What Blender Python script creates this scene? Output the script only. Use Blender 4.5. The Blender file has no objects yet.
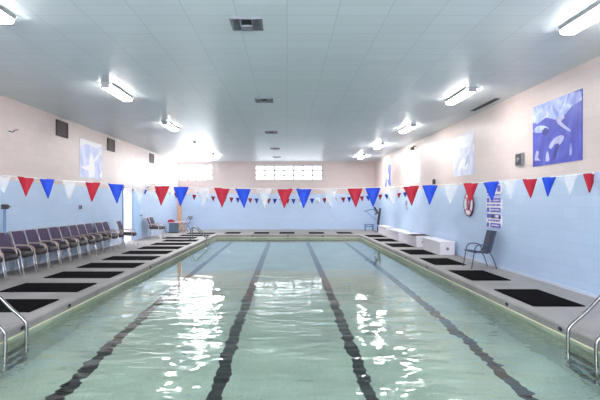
import bpy, bmesh, math, random
from mathutils import Vector, Matrix, noise
random.seed(7)
C = bpy.context.scene
COL = C.collection
PI = math.pi

# ------------------------------------------------------------------ camera, world, exposure
cam_d = bpy.data.cameras.new('camera'); cam = bpy.data.objects.new('camera', cam_d); COL.objects.link(cam)
cam.location = (0, 0, 1.5); cam.rotation_euler = (PI/2, 0, 0)
cam_d.sensor_width = 36; cam_d.lens = 475/600*36
cam_d.shift_x = 13/600; cam_d.shift_y = 2.5/600
cam_d.clip_end = 200
C.camera = cam
C.view_settings.view_transform = 'Standard'; C.view_settings.look = 'None'
C.view_settings.gamma = 1; C.view_settings.use_curve_mapping = False
C.view_settings.exposure = 2.82
w = bpy.data.worlds.new('world'); C.world = w; w.use_nodes = True
w.node_tree.nodes['Background'].inputs[0].default_value = (.75, .85, 1, 1)
w.node_tree.nodes['Background'].inputs[1].default_value = 1.0
LAMP = 7.5        # fluorescent diffusers
WINDOW = [.7, 6.0, 4.3]   # daylight in the panes: back wall middle, back wall left; added fill, front wall
try:
    C.cycles.sample_clamp_indirect = 6.0
    C.cycles.blur_glossy = 0.6
    C.cycles.max_bounces = 14; C.cycles.diffuse_bounces = 8
    C.cycles.glossy_bounces = 6; C.cycles.transmission_bounces = 8
    C.cycles.caustics_refractive = True; C.cycles.caustics_reflective = False
    C.cycles.use_denoising = True
except Exception:
    pass

# ------------------------------------------------------------------ room measures
XL, XR, YF, YB, H = -6.05, 4.85, -3.0, 26.4, 3.78
PXL, PXR, PYF, PYB = -3.33, 3.41, 1.5, 22.4        # pool
ZW = -0.19                                          # water level
ZP = -1.38                                          # pool floor
ZB = 1.98                                           # blue paint up to here

# ------------------------------------------------------------------ materials
MATS = {}
def lin(c):
    return tuple(((v/255)/12.92 if v/255 <= .04045 else ((v/255+.055)/1.055)**2.4) for v in c)
def mat(name, rgb, rough=.5, metal=0, spec=.5, noise_amt=0, nscale=20, bump=0, alpha=1, trans=0):
    if name in MATS: return MATS[name]
    m = bpy.data.materials.new(name); m.use_nodes = True; MATS[name] = m
    nt = m.node_tree; b = nt.nodes['Principled BSDF']
    c = lin(rgb)
    b.inputs['Base Color'].default_value = (*c, 1)
    b.inputs['Roughness'].default_value = rough; b.inputs['Metallic'].default_value = metal
    b.inputs['Specular IOR Level'].default_value = spec
    b.inputs['Alpha'].default_value = alpha
    b.inputs['Transmission Weight'].default_value = trans
    tc = nt.nodes.new('ShaderNodeTexCoord')
    n = nt.nodes.new('ShaderNodeTexNoise'); n.inputs['Scale'].default_value = nscale; n.inputs['Detail'].default_value = 5
    nt.links.new(tc.outputs['Object'], n.inputs['Vector'])
    r = nt.nodes.new('ShaderNodeValToRGB')
    a = noise_amt or .05
    r.color_ramp.elements[0].position = .3; r.color_ramp.elements[1].position = .7
    r.color_ramp.elements[0].color = (*[v*(1-a) for v in c], 1)
    r.color_ramp.elements[1].color = (*[min(1, v*(1+a)) for v in c], 1)
    nt.links.new(n.outputs['Fac'], r.inputs['Fac']); nt.links.new(r.outputs['Color'], b.inputs['Base Color'])
    if bump:
        bp = nt.nodes.new('ShaderNodeBump'); bp.inputs['Strength'].default_value = bump; bp.inputs['Distance'].default_value = .01
        nt.links.new(n.outputs['Fac'], bp.inputs['Height']); nt.links.new(bp.outputs['Normal'], b.inputs['Normal'])
    return m
def emit(name, rgb, s):
    m = bpy.data.materials.new(name); m.use_nodes = True; nt = m.node_tree
    nt.nodes.remove(nt.nodes['Principled BSDF'])
    e = nt.nodes.new('ShaderNodeEmission'); e.inputs[0].default_value = (*lin(rgb), 1); e.inputs[1].default_value = s
    nt.links.new(e.outputs[0], nt.nodes['Material Output'].inputs[0]); return m

def block_wall(name, axis, cream, blue, vivid=True):
    """painted concrete block: cream above ZB, blue below, joints as bump and a faint darker line. axis = horizontal world axis"""
    m = bpy.data.materials.new(name); m.use_nodes = True; nt = m.node_tree; b = nt.nodes['Principled BSDF']
    L = nt.links.new
    tc = nt.nodes.new('ShaderNodeTexCoord'); sp = nt.nodes.new('ShaderNodeSeparateXYZ'); L(tc.outputs['Object'], sp.inputs[0])
    cb = nt.nodes.new('ShaderNodeCombineXYZ'); L(sp.outputs[axis], cb.inputs[0]); L(sp.outputs[2], cb.inputs[1])
    br = nt.nodes.new('ShaderNodeTexBrick'); L(cb.outputs[0], br.inputs['Vector'])
    br.inputs['Scale'].default_value = 1; br.inputs['Brick Width'].default_value = .406; br.inputs['Row Height'].default_value = .2032
    br.inputs['Mortar Size'].default_value = .006; br.inputs['Mortar Smooth'].default_value = .3
    br.inputs['Color1'].default_value = (1, 1, 1, 1); br.inputs['Color2'].default_value = (.95, .95, .95, 1); br.inputs['Mortar'].default_value = (.88, .88, .88, 1)
    gt = nt.nodes.new('ShaderNodeMath'); gt.operation = 'GREATER_THAN'; L(sp.outputs[2], gt.inputs[0]); gt.inputs[1].default_value = ZB
    mx = nt.nodes.new('ShaderNodeMix'); mx.data_type = 'RGBA'; L(gt.outputs[0], mx.inputs[0])
    mx.inputs[6].default_value = (*lin(blue), 1); mx.inputs[7].default_value = (*lin(cream), 1)
    no = nt.nodes.new('ShaderNodeTexNoise'); no.inputs['Scale'].default_value = .9; no.inputs['Detail'].default_value = 6; L(tc.outputs['Object'], no.inputs['Vector'])
    rp = nt.nodes.new('ShaderNodeMapRange'); rp.inputs[3].default_value = .93; rp.inputs[4].default_value = 1.05; L(no.outputs['Fac'], rp.inputs[0])
    m1 = nt.nodes.new('ShaderNodeMix'); m1.data_type = 'RGBA'; m1.blend_type = 'MULTIPLY'; m1.inputs[0].default_value = 1
    L(mx.outputs[2], m1.inputs[6]); L(br.outputs['Color'], m1.inputs[7])
    m2 = nt.nodes.new('ShaderNodeMix'); m2.data_type = 'RGBA'; m2.blend_type = 'MULTIPLY'; m2.inputs[0].default_value = 1
    L(m1.outputs[2], m2.inputs[6]); L(rp.outputs[0], m2.inputs[7])
    L(m2.outputs[2], b.inputs['Base Color'])
    b.inputs['Roughness'].default_value = .38; b.inputs['Specular IOR Level'].default_value = .4
    iv = nt.nodes.new('ShaderNodeMath'); iv.operation = 'SUBTRACT'; iv.inputs[0].default_value = 1; L(br.outputs['Fac'], iv.inputs[1])
    fn = nt.nodes.new('ShaderNodeTexNoise'); fn.inputs['Scale'].default_value = 60; L(tc.outputs['Object'], fn.inputs['Vector'])
    ad = nt.nodes.new('ShaderNodeMath'); ad.operation = 'MULTIPLY_ADD'; L(fn.outputs['Fac'], ad.inputs[0]); ad.inputs[1].default_value = .25; L(iv.outputs[0], ad.inputs[2])
    bp = nt.nodes.new('ShaderNodeBump'); bp.inputs['Strength'].default_value = .35; bp.inputs['Distance'].default_value = .006
    L(ad.outputs[0], bp.inputs['Height']); L(bp.outputs['Normal'], b.inputs['Normal'])
    return m
M_WALLY = block_wall('painted_block_side', 1, (214, 197, 192), (186, 207, 234))
M_WALLX = block_wall('painted_block_end', 0, (214, 197, 192), (186, 207, 234))

def tile_mat(name, rgb, dark, tw, th, mortar, rough, bump=.3, offset=0.0, metal=0):
    m = bpy.data.materials.new(name); m.use_nodes = True; nt = m.node_tree; b = nt.nodes['Principled BSDF']; L = nt.links.new
    tc = nt.nodes.new('ShaderNodeTexCoord')
    br = nt.nodes.new('ShaderNodeTexBrick'); L(tc.outputs['Object'], br.inputs['Vector']); br.offset = offset
    br.inputs['Scale'].default_value = 1; br.inputs['Brick Width'].default_value = tw; br.inputs['Row Height'].default_value = th
    br.inputs['Mortar Size'].default_value = mortar; br.inputs['Mortar Smooth'].default_value = .2
    c = lin(rgb)
    br.inputs['Color1'].default_value = (*c, 1); br.inputs['Color2'].default_value = (*[v*.95 for v in c], 1); br.inputs['Mortar'].default_value = (*lin(dark), 1)
    L(br.outputs['Color'], b.inputs['Base Color']); b.inputs['Roughness'].default_value = rough
    no = nt.nodes.new('ShaderNodeTexNoise'); no.inputs['Scale'].default_value = 1.5; L(tc.outputs['Object'], no.inputs['Vector'])
    iv = nt.nodes.new('ShaderNodeMath'); iv.operation = 'MULTIPLY_ADD'; L(br.outputs['Fac'], iv.inputs[0]); iv.inputs[1].default_value = -1; L(no.outputs['Fac'], iv.inputs[2])
    bp = nt.nodes.new('ShaderNodeBump'); bp.inputs['Strength'].default_value = bump; bp.inputs['Distance'].default_value = .006
    L(iv.outputs[0], bp.inputs['Height']); L(bp.outputs['Normal'], b.inputs['Normal'])
    return m
M_CEIL = tile_mat('ceiling_tiles', (214, 223, 226), (192, 202, 206), .61, .305, .007, .36, .35)

def concrete(name, rgb, s=1.0):
    m = bpy.data.materials.new(name); m.use_nodes = True; nt = m.node_tree; b = nt.nodes['Principled BSDF']; L = nt.links.new
    tc = nt.nodes.new('ShaderNodeTexCoord')
    n1 = nt.nodes.new('ShaderNodeTexNoise'); n1.inputs['Scale'].default_value = 1.3; n1.inputs['Detail'].default_value = 8; L(tc.outputs['Object'], n1.inputs['Vector'])
    n2 = nt.nodes.new('ShaderNodeTexNoise'); n2.inputs['Scale'].default_value = 45; n2.inputs['Detail'].default_value = 4; L(tc.outputs['Object'], n2.inputs['Vector'])
    ad = nt.nodes.new('ShaderNodeMath'); ad.operation = 'MULTIPLY_ADD'; L(n2.outputs['Fac'], ad.inputs[0]); ad.inputs[1].default_value = .5
    mu = nt.nodes.new('ShaderNodeMath'); mu.operation = 'MULTIPLY'; mu.inputs[1].default_value = .5; L(n1.outputs['Fac'], mu.inputs[0]); L(mu.outputs[0], ad.inputs[2])
    r = nt.nodes.new('ShaderNodeValToRGB'); c = lin(rgb)
    r.color_ramp.elements[0].position = .32; r.color_ramp.elements[1].position = .68
    r.color_ramp.elements[0].color = (*[v*.66 for v in c], 1); r.color_ramp.elements[1].color = (*[min(1, v*1.2) for v in c], 1)
    L(ad.outputs[0], r.inputs['Fac']); L(r.outputs['Color'], b.inputs['Base Color'])
    b.inputs['Roughness'].default_value = .55
    bp = nt.nodes.new('ShaderNodeBump'); bp.inputs['Strength'].default_value = .2; bp.inputs['Distance'].default_value = .004
    L(n2.outputs['Fac'], bp.inputs['Height']); L(bp.outputs['Normal'], b.inputs['Normal'])
    return m
M_DECK = concrete('deck_concrete', (150, 147, 145))
M_BASIN = concrete('pool_plaster', (178, 197, 182))
M_BWALL = concrete('pool_wall_paint', (172, 184, 164))

def water_mat():
    m = bpy.data.materials.new('pool_water'); m.use_nodes = True; nt = m.node_tree; L = nt.links.new
    nt.nodes.remove(nt.nodes['Principled BSDF'])
    g = nt.nodes.new('ShaderNodeBsdfGlass'); g.inputs['IOR'].default_value = 1.333; g.inputs['Roughness'].default_value = 0
    g.inputs['Color'].default_value = (.93, .985, .97, 1)
    L(g.outputs[0], nt.nodes['Material Output'].inputs[0])
    return m
M_WATER = water_mat()

M_LINE = mat('lane_line_paint', (22, 26, 30), .5)
M_MAT = mat('black_rubber', (14, 12, 15), .95, spec=.04, noise_amt=.4, nscale=120, bump=.5)
M_STEEL = mat('polished_steel', (138, 138, 136), .25, 1)
M_ALU = mat('brushed_aluminium', (200, 196, 198), .35, .8)
M_ARM = mat('pale_arm_tube', (176, 158, 152), .35, .5)
M_PURP = mat('purple_grey_fabric', (70, 56, 86), .8, noise_amt=.12, nscale=90, bump=.2)
M_SEAT = mat('dark_vinyl', (24, 18, 24), .55, noise_amt=.2, nscale=60)
M_SLING = mat('navy_sling_mesh', (50, 56, 80), .7, noise_amt=.15, nscale=150)
M_DFRAME = mat('dark_blue_tube', (66, 78, 110), .4, .3)
M_WHITE = mat('white_paint', (232, 228, 232), .45)
M_BOX = mat('white_bench_paint', (226, 220, 228), .5, noise_amt=.06, nscale=5)
M_GREYP = mat('grey_plastic', (130, 130, 140), .5)
M_DGREY = mat('dark_grey_metal', (62, 56, 58), .6)
M_BLACK = mat('black_hole', (14, 14, 15), .8)
M_RED = mat('red_cloth', (156, 2, 36), .7)
M_BLUE = mat('blue_cloth', (0, 56, 176), .7)
M_ROPE = mat('white_cord', (226, 222, 222), .8)
M_TAN = mat('tan_wood', (222, 176, 140), .6, noise_amt=.15, nscale=8)
M_TEAL = mat('teal_grey_paint', (92, 116, 136), .5)
M_PINK = mat('pink_top', (214, 176, 190), .6)
M_DOOR = mat('light_blue_door', (164, 196, 232), .45)
M_FRAMEB = mat('blue_grey_frame', (104, 132, 170), .45)
M_STRIP = mat('ivory_tile_edge', (232, 228, 190), .4)
M_SIGNP = mat('violet_print', (98, 92, 190), .6)
M_MAROON = mat('maroon_rope', (110, 62, 84), .7)
M_BUOYR = mat('faded_red', (200, 90, 110), .6)
M_LAMP = emit('lit_diffuser', (255, 250, 246), LAMP)
M_LAMP2 = emit('lit_boosted_diffuser', (255, 251, 248), LAMP*2.5)  # strength raised artificially to brighten the far end of the hall
M_PANES = [emit('daylit_and_fill_pane', (244, 248, 255), v) for v in WINDOW]  # third pane belongs to the added front window
def white_flag_mat():
    m = bpy.data.materials.new('white_translucent_cloth'); m.use_nodes = True; nt = m.node_tree; L = nt.links.new
    b = nt.nodes['Principled BSDF']; b.inputs['Base Color'].default_value = (.86, .85, .86, 1); b.inputs['Roughness'].default_value = .6
    t = nt.nodes.new('ShaderNodeBsdfTransparent'); mx = nt.nodes.new('ShaderNodeMixShader'); mx.inputs[0].default_value = .34
    tl = nt.nodes.new('ShaderNodeBsdfTranslucent'); tl.inputs[0].default_value = (.9, .9, .9, 1)
    m2 = nt.nodes.new('ShaderNodeMixShader'); L(b.outputs[0], m2.inputs[1]); L(tl.outputs[0], m2.inputs[2])
    L(t.outputs[0], mx.inputs[1]); L(m2.outputs[0], mx.inputs[2]); L(mx.outputs[0], nt.nodes['Material Output'].inputs[0])
    return m
M_WFLAG = white_flag_mat()

# ------------------------------------------------------------------ mesh helpers
def obj(name, bm, m, parent=None, smooth=False):
    me = bpy.data.meshes.new(name); bm.normal_update(); bm.to_mesh(me); bm.free()
    for x in (m if isinstance(m, (list, tuple)) else [m]): me.materials.append(x)
    if smooth:
        for p in me.polygons: p.use_smooth = True
    o = bpy.data.objects.new(name, me); COL.objects.link(o)
    if parent: o.parent = parent
    return o
def tag(o, label, cat=None, group=None, kind=None):
    if label: o['label'] = label
    if cat: o['category'] = cat
    if group: o['group'] = group
    if kind: o['kind'] = kind
    return o
def thing(name, label, cat, loc=(0, 0, 0), rz=0, group=None):
    o = bpy.data.objects.new(name, None); COL.objects.link(o); o.empty_display_size = .1
    o.location = loc; o.rotation_euler = (0, 0, rz); return tag(o, label, cat, group)
def dup(root, loc, rz=0, label=None, group=None):
    r = root.copy(); COL.objects.link(r); r.location = loc; r.rotation_euler = (0, 0, rz)
    if label: r['label'] = label
    if group: r['group'] = group
    for ch in list(root.children):
        c = ch.copy(); COL.objects.link(c); c.parent = r
        for g in list(ch.children):
            d = g.copy(); COL.objects.link(d); d.parent = c
    return r
def box(bm, x0, x1, y0, y1, z0, z1, bev=0, mi=0, segs=2):
    t = bmesh.new()
    r = bmesh.ops.create_cube(t, size=1)
    for v in t.verts:
        v.co = Vector(((x0+x1)/2+v.co.x*(x1-x0), (y0+y1)/2+v.co.y*(y1-y0), (z0+z1)/2+v.co.z*(z1-z0)))
    if bev: bmesh.ops.bevel(t, geom=list(t.edges), offset=bev, segments=segs, profile=.5, affect='EDGES')
    merge(bm, t, mi)
def merge(bm, t, mi=0):
    vm = {v: bm.verts.new(v.co) for v in t.verts}
    for f in t.faces:
        try:
            nf = bm.faces.new([vm[v] for v in f.verts]); nf.material_index = mi; nf.smooth = f.smooth
        except ValueError: pass
    t.free()
def bx(x0, x1, y0, y1, z0, z1, bev=0, segs=2):
    bm = bmesh.new(); box(bm, x0, x1, y0, y1, z0, z1, bev, 0, segs); return bm
def crv(pts, n=6):
    P = [Vector(p) for p in pts]; out = []
    for i in range(len(P)-1):
        p0 = P[max(i-1, 0)]; p1 = P[i]; p2 = P[i+1]; p3 = P[min(i+2, len(P)-1)]
        for k in range(n):
            t = k/n
            out.append(.5*((2*p1)+(-p0+p2)*t+(2*p0-5*p1+4*p2-p3)*t*t+(-p0+3*p1-3*p2+p3)*t**3))
    out.append(P[-1]); return out
def tube(bm, pts, r, seg=8, mi=0, closed=False):
    P = [Vector(p) for p in pts]; n = len(P); rings = []; up = None
    for i in range(n):
        if closed: d = P[(i+1) % n]-P[i-1]
        else: d = P[min(i+1, n-1)]-P[max(i-1, 0)]
        d.normalize()
        if up is None:
            up = Vector((0, 0, 1)) if abs(d.z) < .9 else Vector((1, 0, 0))
        a = d.cross(up).normalized(); up = a.cross(d).normalized()
        rr = r[i] if isinstance(r, (list, tuple)) else r
        rings.append([bm.verts.new(P[i]+(a*math.cos(2*PI*k/seg)+up*math.sin(2*PI*k/seg))*rr) for k in range(seg)])
    for i in range(n if closed else n-1):
        A = rings[i]; B = rings[(i+1) % n]
        for k in range(seg):
            f = bm.faces.new([A[k], A[(k+1) % seg], B[(k+1) % seg], B[k]]); f.smooth = True; f.material_index = mi
    if not closed:
        for R in (rings[0][::-1], rings[-1]):
            f = bm.faces.new(R); f.material_index = mi
def tb(pts, r, seg=8):
    bm = bmesh.new(); tube(bm, pts, r, seg); bmesh.ops.recalc_face_normals(bm, faces=bm.faces); return bm
def lathe(bm, prof, seg=20, axis='Z', c=(0, 0, 0), mi=0):
    rings = []
    for r, h in prof:
        R = []
        for k in range(seg):
            a = 2*PI*k/seg
            p = (r*math.cos(a), r*math.sin(a), h)
            if axis == 'X': p = (h, p[0], p[1])
            if axis == 'Y': p = (p[0], h, p[1])
            R.append(bm.verts.new(Vector(p)+Vector(c)))
        rings.append(R)
    for A, B in zip(rings, rings[1:]):
        for k in range(seg):
            f = bm.faces.new([A[k], A[(k+1) % seg], B[(k+1) % seg], B[k]]); f.smooth = True; f.material_index = mi
    for R in (rings[0][::-1], rings[-1]):
        f = bm.faces.new(R); f.material_index = mi
def la(prof, seg=20, axis='Z', c=(0, 0, 0)):
    bm = bmesh.new(); lathe(bm, prof, seg, axis, c); bmesh.ops.recalc_face_normals(bm, faces=bm.faces); return bm
def ribbon(bm, prof, y0, y1, th, mi=0, n=5):
    """thick sheet: a profile of (x, z) points swept from y0 to y1"""
    P = crv([(p[0], 0, p[1]) for p in prof], n); A = []
    for i, p in enumerate(P):
        d = (P[min(i+1, len(P)-1)]-P[max(i-1, 0)]).normalized(); nn = Vector((-d.z, 0, d.x))
        A.append([bm.verts.new(Vector((p.x, y, p.z))+nn*s*th/2) for s in (1, -1) for y in (y0, y1)])
    for a, b in zip(A, A[1:]):
        for i, j in ((0, 1), (1, 3), (3, 2), (2, 0)):
            bm.faces.new([a[i], a[j], b[j], b[i]]).material_index = mi
    for R in (A[0], A[-1]): bm.faces.new([R[0], R[1], R[3], R[2]]).material_index = mi
    bmesh.ops.recalc_face_normals(bm, faces=bm.faces)
ORD = ['nearest', 'second', 'third', 'fourth', 'fifth', 'sixth', 'seventh', 'eighth', 'ninth', 'tenth', 'eleventh', 'twelfth', 'thirteenth', 'fourteenth']

# ------------------------------------------------------------------ setting
def struct(name, bm, m, parent=None, smooth=False):
    o = obj(name, bm, m, parent, smooth)
    if not parent: o['kind'] = 'structure'
    return o
# floor: deck ring with a rounded pool edge
def loop_rect(bm, o, z):
    return [bm.verts.new(p) for p in ((PXL-o, PYF-o, z), (PXR+o, PYF-o, z), (PXR+o, PYB+o, z), (PXL-o, PYB+o, z))]
bm = bmesh.new()
outer = [bm.verts.new(p) for p in ((XL-.2, YF, 0), (XR+.2, YF, 0), (XR+.2, YB+.2, 0), (XL-.2, YB+.2, 0))]
prof = [(.10, 0), (.045, -.002), (.022, -.009), (.008, -.022), (0, -.042), (0, -.128), (.06, -.128)]
prev = outer
for o_, z_ in prof:
    cur = loop_rect(bm, o_, z_)
    for k in range(4): bm.faces.new([prev[k], prev[(k+1) % 4], cur[(k+1) % 4], cur[k]])
    prev = cur
bmesh.ops.recalc_face_normals(bm, faces=bm.faces)
for f in bm.faces:
    if f.calc_center_median().z > -.001 and f.normal.z < 0:
        bmesh.ops.reverse_faces(bm, faces=bm.faces); break
struct('floor', bm, M_DECK)
# ivory strip under the coping
bm = bmesh.new(); prev = None
for o_, z_ in [(0, -.128), (-.012, -.128), (-.012, -.143), (0, -.143)]:
    cur = loop_rect(bm, o_, z_)
    if prev:
        for k in range(4): bm.faces.new([prev[k], prev[(k+1) % 4], cur[(k+1) % 4], cur[k]])
    prev = cur
struct('trim_1', bm, M_STRIP)
# basin
bm = bmesh.new()
a = loop_rect(bm, 0, -.142); b_ = loop_rect(bm, 0, ZP)
for k in range(4): bm.faces.new([a[k], a[(k+1) % 4], b_[(k+1) % 4], b_[k]])
bm.faces.new(b_)
for f in bm.faces: f.material_index = 1 if len(f.verts) == 4 and abs(f.calc_center_median().z-ZP) > .01 else 0
basin = struct('pool_basin', bm, [M_BASIN, M_BWALL])
for x in (-2.51, -.80, .92, 2.63):
    bm = bx(x-.085, x+.085, PYF+1.0, PYB-.9, ZP+.001, ZP+.004)
    o = obj('lane_line', bm, M_LINE, basin)
# ceiling
struct('ceiling', bx(XL-.2, XR+.2, YF-.2, YB+.2, H, H+.15), M_CEIL)
# walls
struct('wall_right', bx(XR, XR+.2, YF, YB, 0, H), M_WALLY)
DY0, DY1, DZ = 17.5, 18.45, 1.99
bm = bmesh.new()
box(bm, XL-.2, XL, YF, DY0, 0, H); box(bm, XL-.2, XL, DY1, YB, 0, H); box(bm, XL-.2, XL, DY0, DY1, DZ, H)
struct('wall_left', bm, M_WALLY)
WIN = [(-1.76, 1.96, 2.75, 3.56, 7, 3), (XL+.06, -4.17, 2.75, 3.58, 4, 3)]
bm = bmesh.new()
xs = sorted([XL-.2, XR+.2]+[v for w_ in WIN for v in w_[:2]])
for x0, x1 in zip(xs, xs[1:]):
    hole = [w_ for w_ in WIN if abs(w_[0]-x0) < 1e-6]
    if hole:
        box(bm, x0, x1, YB, YB+.2, 0, hole[0][2]); box(bm, x0, x1, YB, YB+.2, hole[0][3], H)
    else: box(bm, x0, x1, YB, YB+.2, 0, H)
struct('wall_back', bm, M_WALLX)
FX0, FX1, FZ0, FZ1 = -5.0, 3.9, 1.5, 3.3
bm = bmesh.new()
box(bm, XL-.2, FX0, YF-.2, YF, 0, H); box(bm, FX1, XR+.2, YF-.2, YF, 0, H); box(bm, FX0, FX1, YF-.2, YF, 0, FZ0); box(bm, FX0, FX1, YF-.2, YF, FZ1, H)
struct('wall_front', bm, M_WALLX)
M_MULL = mat('window_frame_paint', (110, 110, 128), .6)
for i, (x0, x1, z0, z1, nx, nz) in enumerate(WIN):
    bm = bmesh.new(); t = .032; yf0, yf1 = YB+.05, YB+.12
    for k in range(nx+1):
        x = x0+(x1-x0)*k/nx; box(bm, max(x0, x-t), min(x1, x+t), yf0, yf1, z0, z1)
    for k in range(nz+1):
        z = z0+(z1-z0)*k/nz; box(bm, x0, x1, yf0+.004, yf1-.004, max(z0, z-t), min(z1, z+t))
    wd = struct('window_%d' % (i+1), bm, M_MULL)
    obj('pane', bx(x0, x1, YB+.08, YB+.09, z0, z1), M_PANES[i], wd)
bm = bmesh.new()
for k in range(10):
    x = FX0+(FX1-FX0)*k/9; box(bm, max(FX0, x-.03), min(FX1, x+.03), YF-.13, YF-.05, FZ0, FZ1)
for z in (FZ0+.03, (FZ0+FZ1)/2, FZ1-.03): box(bm, FX0, FX1, YF-.126, YF-.054, z-.03, z+.03)
wd = struct('window_3', bm, M_MULL)  # unseen window added behind the camera to light the near half
obj('pane', bx(FX0, FX1, YF-.1, YF-.09, FZ0, FZ1), M_PANES[2], wd)
# baseboards
M_BASEB = mat('pale_cove_base', (196, 204, 220), .5)
struct('baseboard_right', bx(XR-.015, XR, YF, YB, 0, .05), M_BASEB)
bm = bmesh.new(); box(bm, XL, XL+.015, YF, DY0-.06, 0, .05); box(bm, XL, XL+.015, DY1+.06, YB, 0, .05)
struct('baseboard_left', bm, M_BASEB)
struct('baseboard_back', bx(XL, XR, YB-.015, YB, 0, .05), M_BASEB)
# doorway with its frame, the corridor beyond, and the leaf folded back
bm = bmesh.new()
box(bm, XL-.21, XL+.03, DY0-.05, DY0+.03, 0, DZ+.06)
struct('trim_2', bm, M_FRAMEB)
bm = bmesh.new()
box(bm, XL-.21, XL+.02, DY1-.025, DY1+.05, 0, DZ-.025); box(bm, XL-.21, XL+.02, DY0, DY1+.05, DZ-.025, DZ+.05)
struct('trim_4', bm, M_WHITE)
M_CORR = mat('white_corridor_paint', (240, 238, 244), .6)
bm = bmesh.new()
box(bm, XL-1.7, XL-1.6, DY0-.8, DY1+.8, 0, 2.6); box(bm, XL-1.6, XL-.2, DY0-.8, DY0-.7, 0, 2.6); box(bm, XL-1.6, XL-.2, DY1+.7, DY1+.8, 0, 2.6)
box(bm, XL-1.7, XL-.2, DY0-.8, DY1+.8, 2.6, 2.7); box(bm, XL-1.7, XL-.2, DY0-.8, DY1+.8, -.06, 0)
struct('wall_corridor', bm, M_CORR)
lt = thing('corridor_light', 'lit square ceiling light inside the white corridor behind the doorway', 'ceiling light', (XL-.9, 18, 2.598))
obj('diffuser', bx(-.3, .3, -.3, .3, -.05, -.02, .01), M_LAMP, lt); obj('housing', bx(-.33, .33, -.33, .33, -.02, 0), M_WHITE, lt)
dr = struct('door_1', bx(XL+.012, XL+.055, DY1+.08, DY1+1.0, .02, DZ), M_DOOR)
bm = bmesh.new(); lathe(bm, [(.03, 0), (.03, .012), (.012, .02), (.012, .05), (.03, .06), (.034, .08), (.02, .095)], 14, 'X', (XL+.055, DY1+.92, .98))
obj('door_handle', bm, M_DGREY, dr)
bm = bmesh.new(); box(bm, XL+.01, XL+.09, DY1+.05, DY1+.10, DZ-.02, DZ+.06, .006); box(bm, XL+.03, XL+.07, DY0-.04, DY0, DZ+.05, DZ+.1, .006)
obj('door_closer', bm, M_DGREY, dr)
# tan jamb in the far left corner
struct('trim_3', bx(XL+.0, XL+.2, YB-.16, YB-.016, 0, ZB), M_TAN)

# ------------------------------------------------------------------ water
def smooth01(t):
    t = max(0, min(1, t)); return t*t*(3-2*t)
nx_, ny_ = 200, 1050
me = bpy.data.meshes.new('pool_water'); vs = []; fs = []
for j in range(ny_+1):
    y = PYF+(PYB-PYF)*j/ny_
    A = .06+.94*smooth01((13.0-y)/7.5)
    for i in range(nx_+1):
        x = PXL+(PXR-PXL)*i/nx_
        h = .011*noise.noise(Vector((x*.75+.25*y, y*1.5, .3)))
        h += .0105*noise.noise(Vector((x*1.4-.3*y, y*3.7, 5.3)))
        h += .0046*noise.noise(Vector((x*4.0+.4*y, y*9.5, 9.1)))
        h += .0022*noise.noise(Vector((x*7.0, y*17, 2.7)))
        vs.append((x, y, ZW+h*A))
for j in range(ny_):
    for i in range(nx_):
        k = j*(nx_+1)+i; fs.append((k, k+1, k+nx_+2, k+nx_+1))
me.from_pydata(vs, [], fs); me.materials.append(M_WATER)
for p in me.polygons: p.use_smooth = True
o = bpy.data.objects.new('pool_water', me); COL.objects.link(o)
tag(o, 'clear pale green rippled water filling the pool', 'water', kind='stuff')

# ------------------------------------------------------------------ lamps on the ceiling
def make_lamp():
    t = thing('ceiling_lamp', 'x', 'ceiling lamp', (0, 0, H), 0, 'fluorescent ceiling lamps in two rows')
    bm = bmesh.new(); box(bm, -.12, .12, -.62, .62, -.03, 0, .004)
    box(bm, -.125, -.116, -.62, .62, -.045, 0); box(bm, .116, .125, -.62, .62, -.045, 0)
    box(bm, -.085, .085, -.66, -.615, -.10, 0, .006); box(bm, -.085, .085, .615, .66, -.10, 0, .006)
    obj('housing', bm, mat('grey_lamp_housing', (150, 150, 152), .5), t)
    bm = bmesh.new(); A = []
    pr = [(-.115, -.03), (-.108, -.07), (-.08, -.09), (0, -.094), (.08, -.09), (.108, -.07), (.115, -.03)]
    for y in (-.612, .612): A.append([bm.verts.new((x, y, z)) for x, z in pr])
    for k in range(len(pr)-1): bm.faces.new([A[0][k], A[0][k+1], A[1][k+1], A[1][k]])
    for k in (0, 1): bm.faces.new(A[k] if k else A[k][::-1])
    bmesh.ops.recalc_face_normals(bm, faces=bm.faces)
    obj('diffuser', bm, M_LAMP, t)
    return t
lamp0 = make_lamp(); first = True
for side, X, ys in (('left', -3.45, (.8, 5.2, 9.65, 14.0, 18.4, 22.8)), ('right', 3.66, (1.1, 5.57, 10.0, 14.4, 18.8, 23.2))):
    for k, y in enumerate(ys):  # first lamp of each row is unseen, added to light the near half
        lb = ('added fill lamp continuing the %s ceiling row, above the camera and out of view' % side) if k == 0 else \
             'lit tube lamp with white diffuser, %s from the camera in the %s ceiling row' % (ORD[k-1], side)
        if first: lamp0.location = (X, y, H); lamp0['label'] = lb; first = False
        else:
            c = dup(lamp0, (X, y, H), 0, lb)
            if y > 17:                      # diffusers boosted above the others, extra fill for the far end
                for ch in c.children:
                    if ch.name.startswith('diffuser'):
                        ch.data = ch.data.copy(); ch.data.materials[0] = M_LAMP2
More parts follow.
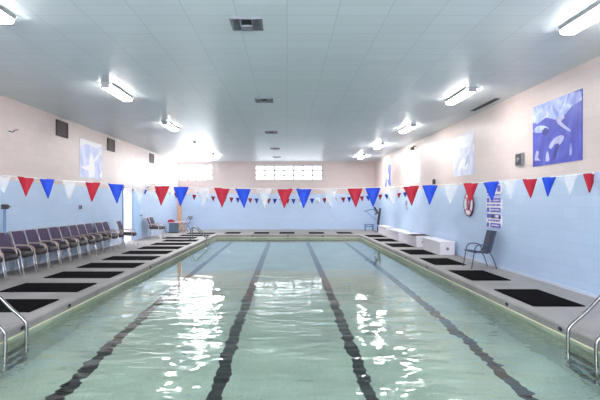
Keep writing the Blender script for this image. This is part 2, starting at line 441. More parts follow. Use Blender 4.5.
# square air diffusers along the middle
def make_vent():
    t = thing('ceiling_vent', 'x', 'vent', (0, 0, H), 0, 'square air vents along the ceiling')
    bm = bmesh.new()
    for s in (-1, 1):
        box(bm, s*.19-.012, s*.19+.012, -.2, .2, -.02, 0); box(bm, -.2, .2, s*.19-.012, s*.19+.012, -.02, 0)
        box(bm, s*.075-.008, s*.075+.008, -.18, .18, -.022, 0)
    obj('frame', bm, M_GREYP, t)
    obj('damper', bx(-.068, .068, -.17, .02, -.012, -.002), M_BLACK, t)
    obj('deflector', bx(-.068, .068, .02, .18, -.03, -.004), M_GREYP, t)
    for s in (-1, 1):
        bm = bmesh.new()
        for k in range(5):
            x = s*(.09+.02*k); box(bm, x-.007, x+.007, -.17, .17, -.018, -.003)
        obj('louvres', bm, mat('grey_louvre', (104, 108, 112), .6), t)
    return t
vent0 = make_vent()
for k, y in enumerate((6.05, 10.57, 15.4, 20.05, 23.8)):
    lb = 'square grey ceiling air vent with dark centre, %s from the camera' % ORD[k]
    if k == 0: vent0.location = (-.51, y, H); vent0['label'] = lb
    else: dup(vent0, (-.51, y, H), 0, lb)
sl = obj('slot_vent', bx(4.55, 4.67, 10.4, 11.8, H-.012, H), M_DGREY)
tag(sl, 'long narrow grey slot vent in the ceiling beside the right wall', 'vent')

# ------------------------------------------------------------------ wall grilles (left)
def grille(z0, z1):
    pass
gr = thing('wall_vent', 'x', 'vent', (XL, 0, 0), 0, 'dark wall vents high on the left wall')
bm = bmesh.new()
for s in (-1, 1):
    box(bm, 0, .03, s*.31-.02, s*.31+.02, -.21, .21); box(bm, 0, .03, -.33, .33, s*.19-.02, s*.19+.02)
obj('frame', bm, M_DGREY, gr)
bm = bmesh.new(); box(bm, 0, .006, -.3, .3, -.18, .18)
for k in range(8): box(bm, .006, .022, -.3, .3, -.16+.045*k-.008, -.16+.045*k+.008)
obj('louvres', bm, mat('brown_louvre', (84, 66, 66), .6), gr)
for k, y in enumerate((12.75, 16.3, 21.2)):
    lb = 'dark louvred vent under the ceiling on the left wall, %s from the camera' % ORD[k]
    if k == 0: gr.location = (XL, y, 3.47); gr['label'] = lb
    else: dup(gr, (XL, y, 3.47), 0, lb)

# ------------------------------------------------------------------ posters
def poster_mat(name, c0, c1, c2, sc):
    m = bpy.data.materials.new(name); m.use_nodes = True; nt = m.node_tree; b = nt.nodes['Principled BSDF']; L = nt.links.new
    tc = nt.nodes.new('ShaderNodeTexCoord'); n = nt.nodes.new('ShaderNodeTexNoise'); n.inputs['Scale'].default_value = sc; n.inputs['Detail'].default_value = 4; n.inputs['Distortion'].default_value = 1.2
    L(tc.outputs['Object'], n.inputs['Vector']); r = nt.nodes.new('ShaderNodeValToRGB')
    r.color_ramp.elements[0].position = .35; r.color_ramp.elements[0].color = (*lin(c0), 1)
    r.color_ramp.elements[1].position = .72; r.color_ramp.elements[1].color = (*lin(c2), 1)
    e = r.color_ramp.elements.new(.55); e.color = (*lin(c1), 1)
    L(n.outputs['Fac'], r.inputs['Fac']); L(r.outputs['Color'], b.inputs['Base Color']); b.inputs['Roughness'].default_value = .45
    return m
def poly(bm, mp, pts, mi, smooth_n=0):
    """a printed shape: (u, v) outline mapped on the poster face"""
    if smooth_n:
        q = crv([(*p, 0) for p in pts+pts[:1]], smooth_n)[:-1]; pts = [(p.x, p.y) for p in q]
    f = bm.faces.new([bm.verts.new(mp(*p)) for p in pts]); f.material_index = mi
def poster(name, label, side, y0, y1, z0, z1, mats, shapes, cat='poster'):
    """u runs left to right as the camera sees it, v upward"""
    bm = bmesh.new()
    X = XR if side == 'R' else XL; s = -1 if side == 'R' else 1
    box(bm, min(X+s*.001, X+s*.012), max(X+s*.001, X+s*.012), y0, y1, z0, z1)
    lev = [0]
    def mp(u, v):
        uu = (y1-(y1-y0)*u) if side == 'R' else (y0+(y1-y0)*u)
        return (X+s*(.0125+.0004*lev[0]), uu, z0+(z1-z0)*v)
    for pts, mi, sm in shapes:
        lev[0] += 1; poly(bm, mp, pts, mi, sm)
    o = obj(name, bm, mats); cc = Vector((X+s*.001, (y0+y1)/2, (z0+z1)/2)); o.data.transform(Matrix.Translation(-cc)); o.location = cc; tag(o, label, cat, 'faded swimming posters on the walls'); return o
P1 = [poster_mat('poster_deep_blue', (52, 58, 172), (66, 76, 190), (86, 104, 206), 2.2),
      poster_mat('poster_surface', (110, 130, 212), (168, 186, 230), (208, 216, 240), 4),
      mat('poster_skin', (184, 184, 222), .5, noise_amt=.2, nscale=6), mat('poster_shadow_blue', (46, 44, 140), .5)]
sh = [([(0, .74), (.12, .70), (.3, .76), (.5, .68), (.68, .70), (.82, .80), (1, .84), (1, .97), (.8, 1), (0, 1)], 1, 0),
      ([(.0, .60), (.1, .66), (.25, .64), (.36, .58), (.28, .54), (.1, .55)], 1, 4),
      ([(.52, .68), (.66, .72), (.68, .66), (.62, .62), (.8, .46), (.76, .45), (.56, .60)], 2, 2),
      ([(.36, .28), (.46, .38), (.6, .42), (.68, .38), (.6, .28), (.5, .31), (.42, .24)], 2, 3),
      ([(.44, .08), (.5, .26), (.58, .3), (.52, .1)], 3, 2),
      ([(.22, .56), (.3, .6), (.38, .52), (.3, .47), (.24, .5)], 3, 3),
      ([(.04, .06), (.06, .18), (.1, .26), (.15, .22), (.13, .14), (.19, .08), (.1, .1)], 2, 3),
      ([(.3, .06), (.31, .16), (.34, .22), (.37, .16), (.38, .06)], 2, 3),
      ([(.78, .1), (.79, .24), (.82, .26), (.82, .1)], 1, 3), ([(.03, .02), (.06, .03), (.07, .1), (.04, .1)], 3, 2)]
poster('poster', 'large deep blue underwater poster with pale swimmers, nearest on the right wall', 'R', 7.79, 9.35, 2.20, 3.37, P1, sh)
P2 = [poster_mat('poster_pale_lilac', (196, 200, 232), (220, 222, 240), (238, 238, 246), 2.6), mat('poster_white', (240, 240, 248), .5), mat('poster_faint_grey', (176, 184, 208), .5)]
sh2 = [([(.2, .12), (.3, .3), (.5, .42), (.7, .3), (.66, .12), (.5, .2)], 1, 3), ([(.58, .2), (.66, .4), (.78, .5), (.72, .3)], 2, 3), ([(.1, .6), (.3, .72), (.6, .66), (.9, .75), (.9, .95), (.1, .95)], 1, 3)]
poster('poster', 'faded lilac poster, second along the right wall beyond the deep blue one', 'R', 12.3, 13.8, 2.24, 3.36, P2, sh2)
poster('poster', 'almost white bleached poster, third along the right wall', 'R', 17.2, 18.7, 2.24, 3.36, [P2[0], P2[1], P2[1]], sh2)
P4 = [poster_mat('poster_lavender', (206, 208, 236), (216, 218, 240), (236, 236, 246), 2.5), mat('poster_violet', (92, 104, 176), .5, noise_amt=.25, nscale=5), P2[1]]
sh4 = [([(.05, .0), (.1, .3), (.35, .5), (.5, .9), (.8, .96), (.95, .8), (.9, .4), (.95, .0), (.6, .1), (.4, .3), (.3, .0)], 1, 3), ([(.4, .35), (.5, .6), (.6, .5), (.55, .3)], 2, 3)]
poster('poster', 'lavender poster with violet figure, farthest on the right wall near the corner', 'R', 22.05, 23.55, 2.24, 3.36, P4, sh4)
P5 = [poster_mat('poster_sky_white', (178, 190, 236), (208, 214, 244), (240, 240, 250), 1.8), mat('poster_swimmer_white', (246, 244, 250), .5), P2[1]]
sh5 = [([(.38, .08), (.4, .35), (.2, .28), (.1, .32), (.12, .22), (.34, .2)], 1, 2), ([(.38, .05), (.4, .55), (.5, .68), (.6, .55), (.66, .3), (.62, .05)], 1, 3), ([(.6, .5), (.72, .62), (.9, .8), (.86, .7), (.7, .5)], 1, 2), ([(.0, .8), (.3, .9), (.7, .85), (1, .96), (1, 1), (0, 1)], 1, 0), ([(.86, .1), (.95, .2), (1, .3), (1, .05)], 1, 2)]
poster('poster', 'faded pale blue poster with white figure, alone on the left wall', 'L', 13.85, 15.5, 2.24, 3.38, P5, sh5)

# ------------------------------------------------------------------ small things on the right wall
t = thing('wall_box', 'small grey metal box with dark socket on the right wall left of blue poster', 'socket box', (XR, 9.85, 2.39))
obj('housing', bx(-.05, 0, -.15, .15, -.13, .13, .008), M_GREYP, t)
obj('cover_plate', bx(-.056, -.05, -.12, .12, -.11, .11, .002), M_DGREY, t)
bm = bmesh.new(); lathe(bm, [(.055, 0), (.055, -.012), (.02, -.014)], 16, 'X', (-.056, 0, -.01)); bmesh.ops.recalc_face_normals(bm, faces=bm.faces)
obj('socket', bm, M_GREYP, t)
t = thing('security_camera', 'small dark camera on a bracket under the ceiling on the right wall', 'camera', (XR, 17.9, 3.62))
obj('bracket', tb([(0, 0, 0), (-.08, 0, 0), (-.12, 0, -.05)], .02), M_DGREY, t)
obj('camera_body', bx(-.2, -.08, -.1, .06, -.14, -.05, .01), M_DGREY, t)
t = thing('wall_sensor', 'small dark sensor box just above the blue paint line on the right wall', 'sensor', (XR, 15.6, 2.18))
obj('housing', bx(-.06, 0, -.07, .07, -.08, .08, .01), M_DGREY, t)
obj('lens', bx(-.066, -.06, -.03, .03, -.04, 0, .003), M_BLACK, t)
# life ring
t = thing('life_ring', 'white life ring with red bands and dark rope on the right wall', 'life ring', (XR, 12.6, 1.46))
bm = bmesh.new(); R = [(-.055, .235*math.cos(2*PI*k/32), .245*math.sin(2*PI*k/32)) for k in range(32)]
tube(bm, R, .06, 10, 0, True); [setattr(v.co, 'x', -.03+(v.co.x+.055)*.4) for v in bm.verts]; obj('ring', bm, M_WHITE, t)
for a0 in (45, 135, 225, 315):
    bm = bmesh.new(); tube(bm, [(-.055, .235*math.cos(math.radians(a0+d)), .245*math.sin(math.radians(a0+d))) for d in range(-6, 7, 3)], .063, 10); [setattr(v.co, 'x', -.03+(v.co.x+.055)*.42) for v in bm.verts]; obj('band', bm, M_BUOYR, t)
bm = bmesh.new(); R = [(-.03, .31*math.cos(2*PI*k/40), .318*math.sin(2*PI*k/40)) for k in range(40)]
tube(bm, R, .02, 6, 0, True); obj('grab_rope', bm, M_MAROON, t)
bm = bmesh.new(); tube(bm, [(-.03, -.12, .14), (-.03, 0, -.16), (-.03, .12, .14)], .018, 6); tube(bm, [(-.03, -.12, .14), (-.03, .12, .14)], .018, 6); obj('throw_line', bm, M_BUOYR, t)
# rule signs
def octo(y0, y1, z0, z1, c):
    return [(y0+c, z0), (y1-c, z0), (y1, z0+c), (y1, z1-c), (y1-c, z1), (y0+c, z1), (y0, z1-c), (y0, z0+c)]
def sign(label, zc, h, bands, bars, dark=None):
    t = thing('wall_sign', label, 'sign', (XR, 11.12, zc), 0, 'violet and white signs stacked on the right wall')
    bm = bmesh.new()
    o8 = octo(-.42, .42, -h/2, h/2, .09)
    f0 = [bm.verts.new((0, y, z)) for y, z in o8]; f1 = [bm.verts.new((-.015, y, z)) for y, z in o8]
    bm.faces.new(f0); bm.faces.new(f1)
    for k in range(8): bm.faces.new([f0[k], f0[(k+1) % 8], f1[(k+1) % 8], f1[k]])
    for z0, z1, i in bands:
        box(bm, -.017, -.014, -.42+i, .42-i, z0, z1, 0, 1)
    for y0, y1, z0, z1, m_ in bars: box(bm, -.0185, -.0165, y0, y1, z0, z1, 0, m_)
    bmesh.ops.recalc_face_normals(bm, faces=bm.faces)
    obj('panel', bm, [M_WHITE, M_SIGNP, mat('dark_violet_print', (60, 52, 120), .6)], t)
    bm = bmesh.new(); lathe(bm, [(.012, 0), (.012, -.022), (.006, -.024)], 10, 'X', (0, 0, h/2-.02)); obj('screw', bm, M_ALU, t)
def words(z, y0, y1, h, m_, rnd):
    out = []; y = y1
    while y > y0+.03:
        wd = rnd.uniform(.03, .10); out.append((max(y0, y-wd), y, z-h/2, z+h/2, m_)); y -= wd+.022
    return out
rnd = random.Random(3)
sign('white sign with violet edging, topmost of the three stacked right of the life ring', 1.80, .30, [(.115, .14, .08), (-.14, -.11, .08)], words(.03, -.1, .12, .05, 1, rnd)+[(.2, .38, -.08, .07, 1), (-.36, -.2, -.05, .09, 1)])
sign('white sign with violet bands above and below, middle of the three stacked signs', 1.44, .35, [(.06, .165, .05), (-.165, -.06, .05)], words(.0, -.36, .36, .045, 1, rnd)+words(.11, -.3, .2, .03, 0, rnd)+words(-.11, -.3, .2, .03, 0, rnd)+[(.17, .22, -.17, .17, 0)])
sign('violet sign with dark picture panels, lowest of the three stacked signs', 1.08, .34, [(-.165, -.06, .05), (.05, .15, .05)], [(-.12, .1, .05, .15, 2), (-.38, -.28, .04, .12, 2), (-.26, -.05, .075, .13, 0), (.16, .24, -.17, .06, 0)]+words(.0, -.36, .3, .04, 1, rnd)+words(-.11, -.3, .1, .03, 0, rnd))
# small hanging hook
t = thing('coat_hook', 'pale small ring hook on the blue right wall above the white benches', 'hook', (XR, 19.2, 1.42))
obj('hook_ring', tb([(-.03, .1*math.cos(a_/10*PI*2), .07+.1*math.sin(a_/10*PI*2)) for a_ in range(11)], .014, 6), M_GREYP, t)
obj('hook_plate', bx(-.04, 0, -.2, .2, -.16, -.12, .005), M_ALU, t)
obj('hook_stem', tb([(-.03, 0, -.03), (-.03, 0, -.13)], .012, 6), M_ALU, t)

# ------------------------------------------------------------------ things on the left wall
t = thing('wall_outlet', 'small grey outlet box on the left wall above the chairs', 'outlet', (XL, 13.85, 1.36))
obj('housing', bx(0, .05, -.06, .06, -.06, .06, .006), M_GREYP, t); obj('cover', bx(.05, .056, -.045, .045, -.045, .045, .002), M_DGREY, t)
t = thing('wall_pipe', 'blue grey vertical pipe with dark valve on left wall at photo edge', 'pipe', (XL+.06, 10.08, 0))
obj('pipe', tb([(0, 0, 0), (0, 0, 1.38)], .028, 10), M_FRAMEB, t)
bm = bmesh.new(); box(bm, -.06, .05, -.03, .03, 1.36, 1.46, .01); obj('valve', bm, M_DGREY, t)
bm = bmesh.new(); lathe(bm, [(.05, 0), (.05, .02)], 12, 'X', (.05, 0, 1.41)); tube(bm, [(.06, 0, 1.41), (.06, .12, 1.41)], .012, 6); obj('valve_handle', bm, M_DGREY, t)
t = thing('wall_bracket', 'small bent steel bracket high on cream left wall at photo edge', 'bracket', (XL, 10.3, 3.05))
obj('plate', bx(0, .012, -.04, .04, -.05, .05, .003), M_ALU, t); obj('hook', tb(crv([(.01, 0, 0), (.1, 0, -.02), (.14, .02, .02), (.2, .04, .03)]), .012, 6), M_DGREY, t)
t = thing('shower_arm', 'bent pipe with orange tip high on left wall past the open door', 'shower', (XL, 20.5, 2.15))
obj('pipe', tb(crv([(0, 0, -.05), (.12, 0, .08), (.3, 0, .12), (.38, 0, .05)]), .016, 8), M_GREYP, t)
obj('shower_head', tb([(.38, 0, .05), (.40, 0, .0), (.41, 0, -.04)], [.018, .035, .05], 12), M_TAN, t)

# ------------------------------------------------------------------ pennant lines
def pennants(label, Y, zf, xs, w_, h_, pattern, rope_r):
    t = thing('pennant_line', label, 'pennants', (0, Y, 0), 0, 'pennant lines across the pool')
    obj('cord', tb([(XL+.012+(XR-XL-.024)*k/60, 0, zf(XL+(XR-XL)*k/60)) for k in range(61)], rope_r, 6), M_ROPE, t)
    for s, X in ((0, XL), (1, XR)):
        d = 1 if s == 0 else -1
        obj('eye_bolt', bx(min(X, X+d*.03), max(X, X+d*.03), -.02, .02, zf(X)-.02, zf(X)+.02, .005), M_ALU, t)
    r = random.Random(5)
    for x, c in zip(xs, pattern):
        m_ = {'r': M_RED, 'b': M_BLUE, 'w': M_WFLAG}[c]
        bm = bmesh.new(); z = zf(x); sl_ = (zf(x+.1)-zf(x-.1))/.2
        n = 5; ph = r.uniform(0, 6); sw = r.uniform(-.02, .02); tw = r.uniform(-.06, .06)
        rows = []
        for j in range(n):
            f = j/(n-1); ww = w_/2*(1-f)+.004
            row = []
            for i in (-1, 0, 1):
                px = x+i*ww+sw*f; pz = z+sl_*i*ww-h_*f+.004
                py = .006*math.sin(ph+f*4+i)+i*ww*tw*2
                row.append((px, py, pz))
            rows.append(row)
        A = [[bm.verts.new((p[0], p[1]-.0015, p[2])) for p in row] for row in rows]
        B = [[bm.verts.new((p[0], p[1]+.0015, p[2])) for p in row] for row in rows]
        for j in range(n-1):
            for i in range(2):
                bm.faces.new([A[j][i], A[j][i+1], A[j+1][i+1], A[j+1][i]]); bm.faces.new([B[j][i+1], B[j][i], B[j+1][i], B[j+1][i+1]])
        rim = lambda Q: [Q[0][0], Q[0][1], Q[0][2]]+[Q[j][2] for j in range(1, n)]+[Q[n-1][1]]+[Q[j][0] for j in range(n-1, 0, -1)]
        ra, rb = rim(A), rim(B)
        for k in range(len(ra)): bm.faces.new([ra[k], rb[k], rb[(k+1) % len(ra)], ra[(k+1) % len(ra)]])
        o = obj('pennant', bm, m_, t, True)
        o['label'] = {'r': 'red pennant', 'b': 'blue pennant', 'w': 'sheer white pennant'}[c]
px = [-21, 3, 26, 47, 70, 93, 116, 139, 162, 181, 202, 222, 243, 264, 285, 304, 330, 355, 373, 392, 411, 430, 451, 471, 491, 510, 530, 549, 570, 590]
S1 = 475/7.5
XS = [(p-287)/S1 for p in px]; pat = ['b', 'w']+['r', 'b', 'w']*10
while XS[-1] < XR-.35: XS.append(XS[-1]+.32)
pat = (pat+['b', 'w', 'r', 'b', 'w'])[:len(XS)]
pennants('near line of large red, blue and white pennants across the pool', 7.5, lambda x: 1.715+.0107*x*x, XS, .245, .31, pat, .005)
XS2 = []; p2 = []; k = 0; x = -.69-.235*21
while x < XR-.2:
    if x > XL+.2: XS2.append(x); p2.append('rbw'[k % 3])
    x += .235; k += 1
pennants('far line of small red, blue and white pennants before the back wall', 18.0, lambda x: 1.64+.0122*x*x, XS2, .165, .205, p2, .004)

# ------------------------------------------------------------------ rubber mats
def make_mat(sx, sy):
    bm = bmesh.new(); box(bm, -sx/2, sx/2, -sy/2, sy/2, 0, .014, .004, 0, 1)
    return bm
mL = obj('rubber_mat', make_mat(1.32, .84), M_MAT); mR = obj('rubber_mat', make_mat(.75, 1.32), M_MAT); mB = obj('rubber_mat', make_mat(.74, 1.15), M_MAT)
for k in range(12):
    o = mL if k == 0 else mL.copy()
    if k: COL.objects.link(o)
    o.location = (-4.15-(.36 if k == 9 else .02), 6.9+1.468*k, 0)
    tag(o, 'black rubber mat lying on the left deck, %s from the camera' % ORD[k], 'mat', 'rubber mats around the pool')
for k in range(7):
    o = mR if k == 0 else mR.copy()
    if k: COL.objects.link(o)
    o.location = (3.925, 7.5+2.28*k, 0)
    tag(o, 'black rubber mat lying on the right deck, %s from the camera' % ORD[k], 'mat', 'rubber mats around the pool')
for k, x in enumerate((-2.66, -1.25, 0, 1.45, 2.82)):
    o = mB if k == 0 else mB.copy()
    if k: COL.objects.link(o)
    o.location = (x, 23.35, 0)
    tag(o, 'black rubber mat on the back deck behind the pool, %s from the left' % ['first', 'second', 'third', 'fourth', 'fifth'][k], 'mat', 'rubber mats around the pool')

# ------------------------------------------------------------------ padded arm chairs
def make_chair():
    t = thing('arm_chair', 'x', 'chair', (0, 0, 0), 0, 'padded arm chairs in the row by the left wall')
    W = .215
    bm = bmesh.new(); box(bm, -.22, .24, -W, W, .375, .485, .042, 0, 3)
    for v in bm.verts:
        if v.co.x > .12: v.co.z -= (v.co.x-.12)*.25
        v.co.z += .012*(1-(v.co.y/W)**2) if v.co.z > .44 else 0
    obj('seat', bm, M_SEAT, t, True)
    bm = bmesh.new(); box(bm, -.028, .028, -W, W, 0, .42, .024, 0, 3)
    bmesh.ops.subdivide_edges(bm, edges=[e for e in bm.edges if abs(e.verts[0].co.z-e.verts[1].co.z) > .2], cuts=4)
    for v in bm.verts:
        f = v.co.z/.42; v.co.x += -.215-.10*f-.03*f*f-.025*(1-(v.co.y/W)**2); v.co.z = .45+v.co.z*.985; v.co.y *= (1-.05*f*f)
    obj('backrest', bm, M_PURP, t, True)
    for s in (-1, 1):
        y = s*.232
        obj('leg', tb([(.265, y, 0), (.225, y, .2), (.185, y, .42)], .0125, 8), M_ALU, t)
        obj('leg', tb([(-.30, y, 0), (-.25, y, .2), (-.20, y, .42)], .0125, 8), M_ALU, t)
        obj('arm_rest', tb(crv([(.185, y, .41), (.182, y, .47), (.15, y, .53), (.07, y, .568), (-.1, y, .578), (-.262, y*.98, .575)], 5), .0135, 8), M_ARM, t)
        obj('seat_rail', tb([(.20, y*.97, .385), (-.21, y*.97, .385)], .011, 8), M_ALU, t)
    obj('back_frame', tb(crv([(-.20, -.23, .42), (-.265, -.228, .62), (-.345, -.215, .85), (-.355, -.15, .868), (-.355, .15, .868), (-.345, .215, .85), (-.265, .228, .62), (-.20, .23, .42)], 4), .011, 8), M_ALU, t)
    obj('cross_bar', tb([(-.2, -.23, .385), (-.2, .23, .385)], .01, 8), M_ALU, t)
    return t
ch0 = make_chair()
CY = [8.87, 9.43, 9.98, 10.54, 11.08, 11.62, 12.16, 12.71, 13.25, 13.79, 14.35, 15.08, 15.64, 16.2]
r = random.Random(2)
for k, y in enumerate(CY):
    if k == 0: lb = 'purple-grey padded arm chair cut by the left photo edge, nearest of the row'
    elif k == len(CY)-1: lb = 'purple-grey padded arm chair ending the row, beside the doorway'
    else: lb = 'purple-grey padded arm chair, %s from the camera in the left wall row' % ORD[k]
    loc = (-5.665+r.uniform(-.012, .012), y, 0); rz = r.uniform(-.012, .012)
    if k == len(CY)-1: loc = (-5.45, y+.12, 0); rz = .06
    if k == 0: ch0.location = loc; ch0['label'] = lb
    else: dup(ch0, loc, rz, lb)
dup(ch0, (-5.55, 20.0, 0), .1, 'purple-grey padded arm chair beyond the door, nearer of the two by the table', 'arm chairs by the corner table')
dup(ch0, (-5.58, 20.62, 0), -.05, 'purple-grey padded arm chair beyond the door, closer to the corner table', 'arm chairs by the corner table')

# corner table with its red cloth, and a thin chair behind it
t = thing('side_table', 'small table with pinkish top in the far left corner', 'table', (-5.45, 23.6, 0))
obj('tabletop', bx(-.42, .42, -.3, .3, .50, .54, .008), M_PINK, t)
obj('cabinet_base', bx(-.36, .02, -.24, .24, .02, .50, .01), M_TEAL, t)
obj('leg', tb([(.36, -.24, 0), (.34, -.22, .50)], .02, 8), M_TAN, t); obj('leg', tb([(.36, .24, 0), (.34, .22, .50)], .02, 8), M_TAN, t)
obj('plinth', bx(-.38, .04, -.26, .26, 0, .04, .004), M_DGREY, t)
bm = bmesh.new(); bmesh.ops.create_icosphere(bm, subdivisions=3, radius=.16)
for v in bm.verts:
    v.co.x *= 1.15; v.co.z = max(v.co.z*.8, -.0)+0; n_ = noise.noise(v.co*9)*.03; v.co += v.co.normalized()*n_ if v.co.length else v.co
    v.co.z = max(0, v.co.z)
o = obj('red_towel', bm, M_RED, None, True); o.location = (-5.72, 23.5, .541)
tag(o, 'crumpled red towel lying on the corner table', 'towel')
t = thing('folding_chair', 'thin dark folding chair between the corner table and back wall', 'chair', (-5.2, 24.5, 0), PI*.9)
obj('seat', bx(-.2, .2, -.2, .2, .43, .455, .01), M_TEAL, t)
obj('backrest', bx(-.27, -.245, -.2, .2, .62, .80, .01), M_GREYP, t)
for s in (-1, 1):
    obj('leg', tb([(.24, s*.21, 0), (-.05, s*.21, .44), (-.26, s*.21, .81)], .012, 8), M_DFRAME, t)
    obj('leg', tb([(-.24, s*.19, 0), (.16, s*.19, .44)], .012, 8), M_DFRAME, t)

# ------------------------------------------------------------------ sling chair at the right wall
t = thing('sling_chair', 'dark navy sling arm chair standing alone against the blue right wall', 'chair', (4.44, 10.95, 0), PI)
bm = bmesh.new(); ribbon(bm, [(.27, .385), (.2, .395), (.05, .37), (-.08, .352), (-.14, .372), (-.175, .45), (-.22, .62), (-.265, .80), (-.275, .845), (-.295, .84)], -.235, .235, .018)
obj('sling', bm, M_SLING, t, True)
for s in (-1, 1):
    y = s*.25
    obj('leg', tb(crv([(.285, y, 0), (.25, y, .2), (.22, y, .385)], 3), .0115, 8), M_DFRAME, t)
    obj('leg', tb(crv([(-.285, y, 0), (-.22, y, .2), (-.13, y, .37)], 3), .0115, 8), M_DFRAME, t)
    obj('side_rail', tb(crv([(.27, y*.96, .385), (.05, y*.96, .37), (-.08, y*.96, .352), (-.15, y*.96, .385), (-.175, y*.96, .45), (-.265, y*.96, .80), (-.278, y*.96, .845)], 4), .012, 8), M_DFRAME, t)
    obj('arm_rest', tb(crv([(.22, y, .385), (.205, y, .46), (.15, y, .53), (.05, y, .545), (-.08, y, .52), (-.135, y, .46), (-.14, y, .385)], 5), .013, 8), M_DFRAME, t)
obj('cross_bar', tb([(.18, -.25, .36), (.18, .25, .36)], .01, 8), M_DFRAME, t)
obj('cross_bar', tb([(-.14, -.25, .355), (-.14, .25, .355)], .01, 8), M_DFRAME, t)

# ------------------------------------------------------------------ white bench boxes along the right wall
BZ = [(13.5, 15.25, 4.35, 4.78), (15.85, 17.75, 4.318, 4.77), (18.4, 20.4, 4.318, 4.77), (21.6, 23.5, 4.5, 4.82)]
for k, (y0, y1, x0, x1) in enumerate(BZ):
    L_ = y1-y0
    t = thing('bench_box', 'long white storage bench by the right wall, %s from the camera' % ORD[k], 'bench', ((x0+x1)/2, y0, 0), 0, 'white bench boxes along the right wall')
    hw = (x1-x0)/2
    obj('body', bx(-hw+.01, hw-.01, .01, L_-.01, 0, .345, .006), M_BOX, t)
    obj('lid', bx(-hw-.012, hw, -.012, L_, .345, .385, .006), M_WHITE, t)
    bm = bmesh.new(); lathe(bm, [(.045, .012), (.045, -.004), (.03, -.006)], 16, 'Y', (0, 0, .18)); bmesh.ops.recalc_face_normals(bm, faces=bm.faces)
    h_ = obj('pull_ring', bm, M_GREYP, t)
    obj('pull_hole', bx(-.016, .016, -.01, .0, .164, .196, .003), M_GREYP, h_)
o = obj('rubber_mat', bx(-.3, .26, 0, .62, 0, .014, .004, 1), M_MAT); o.location = (4.52, 15.9, .386)
tag(o, 'small black mat lying on top of the second white bench', 'mat')

# ------------------------------------------------------------------ pool lift in the far right corner
t = thing('pool_lift', 'dark pool lift with boom arm in the far right corner', 'pool lift', (4.62, 24.1, 0))
obj('base', bx(-.18, .18, -.2, .2, 0, .05, .01), M_GREYP, t)
obj('mast', tb([(0, 0, .04), (.02, 0, .5), (.09, 0, 1.02), (.1, 0, 1.22)], .05, 10), M_DGREY, t)
obj('boom', tb(crv([(.1, 0, 1.06), (-.15, 0, 1.15), (-.45, 0, 1.13), (-.7, 0, 1.06)]), .03, 8), M_FRAMEB, t)
obj('brace', tb([(.06, 0, .55), (-.25, 0, .72), (-.6, 0, 1.07)], .018, 8), M_FRAMEB, t)
bm = bmesh.new(); box(bm, -.16, .06, -.14, .14, .95, 1.0, .01); box(bm, -.06, .0, -.14, .14, .95, 1.32, .015)
bmesh.ops.rotate(bm, verts=bm.verts, cent=(-.02, 0, .97), matrix=Matrix.Rotation(-.5, 3, 'Y'))
obj('folded_seat', bm, M_DGREY, t)
obj('actuator', tb([(-.02, .06, .42), (.06, .06, .95)], .035, 8), M_BLACK, t)
t = thing('step_stool', 'small blue grey stool by the back wall left of the white benches', 'stool', (4.4, 25.5, 0))
obj('tread', bx(-.24, .24, -.16, .16, .30, .335, .006), M_TEAL, t)
for sx in (-1, 1):
    for sy in (-1, 1): obj('leg', bx(sx*.2-.02, sx*.2+.02, sy*.12-.02, sy*.12+.02, 0, .30, .003), M_FRAMEB, t)
obj('rail', bx(-.2, .2, -.13, -.11, .2, .25, .003), M_FRAMEB, t)

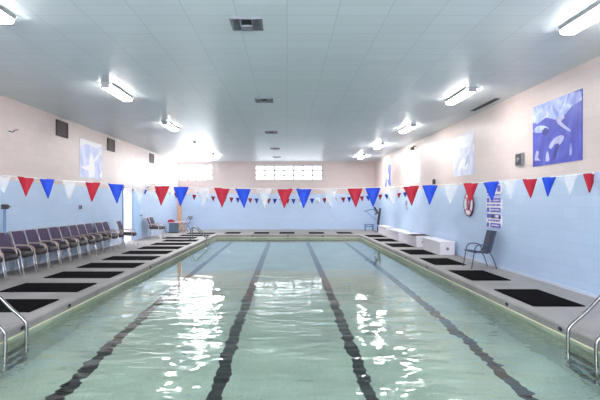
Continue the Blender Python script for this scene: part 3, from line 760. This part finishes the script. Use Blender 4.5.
# ------------------------------------------------------------------ pool ladders
def ladder(label, X, d, ys, y_label=None):
    """d = +1: water lies toward +X"""
    t = thing('pool_ladder', label, 'ladder', (X, (ys[0]+ys[1])/2, 0), 0, 'steel pool ladders')
    yc = (ys[0]+ys[1])/2
    for y in ys:
        yy = y-yc
        path = crv([(-d*.58, yy, 0), (-d*.575, yy, .25), (-d*.55, yy, .42), (-d*.47, yy, .505), (-d*.38, yy, .50), (-d*.31, yy, .43)], 6)
        path += crv([(-d*.31, yy, .43), (-d*.10, yy, .21), (d*.055, yy, .075), (d*.105, yy, .0), (d*.11, yy, -.1)], 6)[1:]
        path += [Vector((d*.11, yy, -.5)), Vector((d*.11, yy, -.85)), Vector((d*.09, yy, -1.0)), Vector((d*.0+d*.02, yy, -1.03))]
        rl = obj('rail', tb(path, .021, 10), M_STEEL, t)
        obj('flange', la([(.05, 0), (.05, .01), (.03, .02)], 14, 'Z', (-d*.58, yy, .0)), M_STEEL, rl)
    for z in (-.42, -.68, -.94):
        obj('rung', bx(min(d*.07, d*.15), max(d*.07, d*.15), ys[0]-yc, ys[1]-yc, z-.012, z+.012, .004), M_STEEL, t)
ladder('steel pool ladder at the lower left corner of the photo', PXL, 1, (5.43, 5.87))
ladder('steel pool ladder at the lower right edge of the photo', PXR, -1, (5.07, 5.58))
ladder('steel pool ladder at the far left end of the pool', PXL, 1, (19.2, 19.6))

# ------------------------------------------------------------------ rope anchors in the coping
def anchor(loc, rz, label):
    t = thing('rope_anchor', label, 'anchor', loc, rz, 'rope anchors in the pool edge')
    bm = bmesh.new(); lathe(bm, [(.034, .002), (.036, -.006), (.028, -.007)], 14, 'X'); [setattr(v.co, 'y', v.co.y*1.8) for v in bm.verts]; bmesh.ops.recalc_face_normals(bm, faces=bm.faces); obj('cup_rim', bm, M_GREYP, t)
    bm = bmesh.new(); lathe(bm, [(.027, .0), (.026, -.008), (.018, -.0085)], 14, 'X'); [setattr(v.co, 'y', v.co.y*1.8) for v in bm.verts]; bmesh.ops.recalc_face_normals(bm, faces=bm.faces); obj('cup', bm, M_BLACK, t)
    obj('eye', bx(-.014, -.004, -.006, .006, -.026, .026, .002), M_DGREY, t)
    return t
a0 = anchor((PXR, 5.92, -.075), 0, 'dark round rope anchor in right coping beside the near ladder')
for y, lb in ((7.36, 'dark rope anchor in right coping, second from the camera'), (11.57, 'dark rope anchor in right coping, third from the camera'), (13.6, 'dark rope anchor in right coping, farthest from the camera')):
    dup(a0, (PXR, y, -.075), 0, lb)
for y, lb in ((5.97, 'dark round rope anchor in left coping behind the near ladder'), (7.26, 'dark rope anchor in left coping, second from the camera'), (11.57, 'dark rope anchor in left coping, third from the camera')):
    dup(a0, (PXL, y, -.075), PI, lb)
for x, lb in ((-1.62, 'left of three'), (.04, 'middle of three'), (1.68, 'right of three')):
    dup(a0, (x, PYB, -.075), PI/2, 'dark rope anchor in the far pool edge, '+lb)
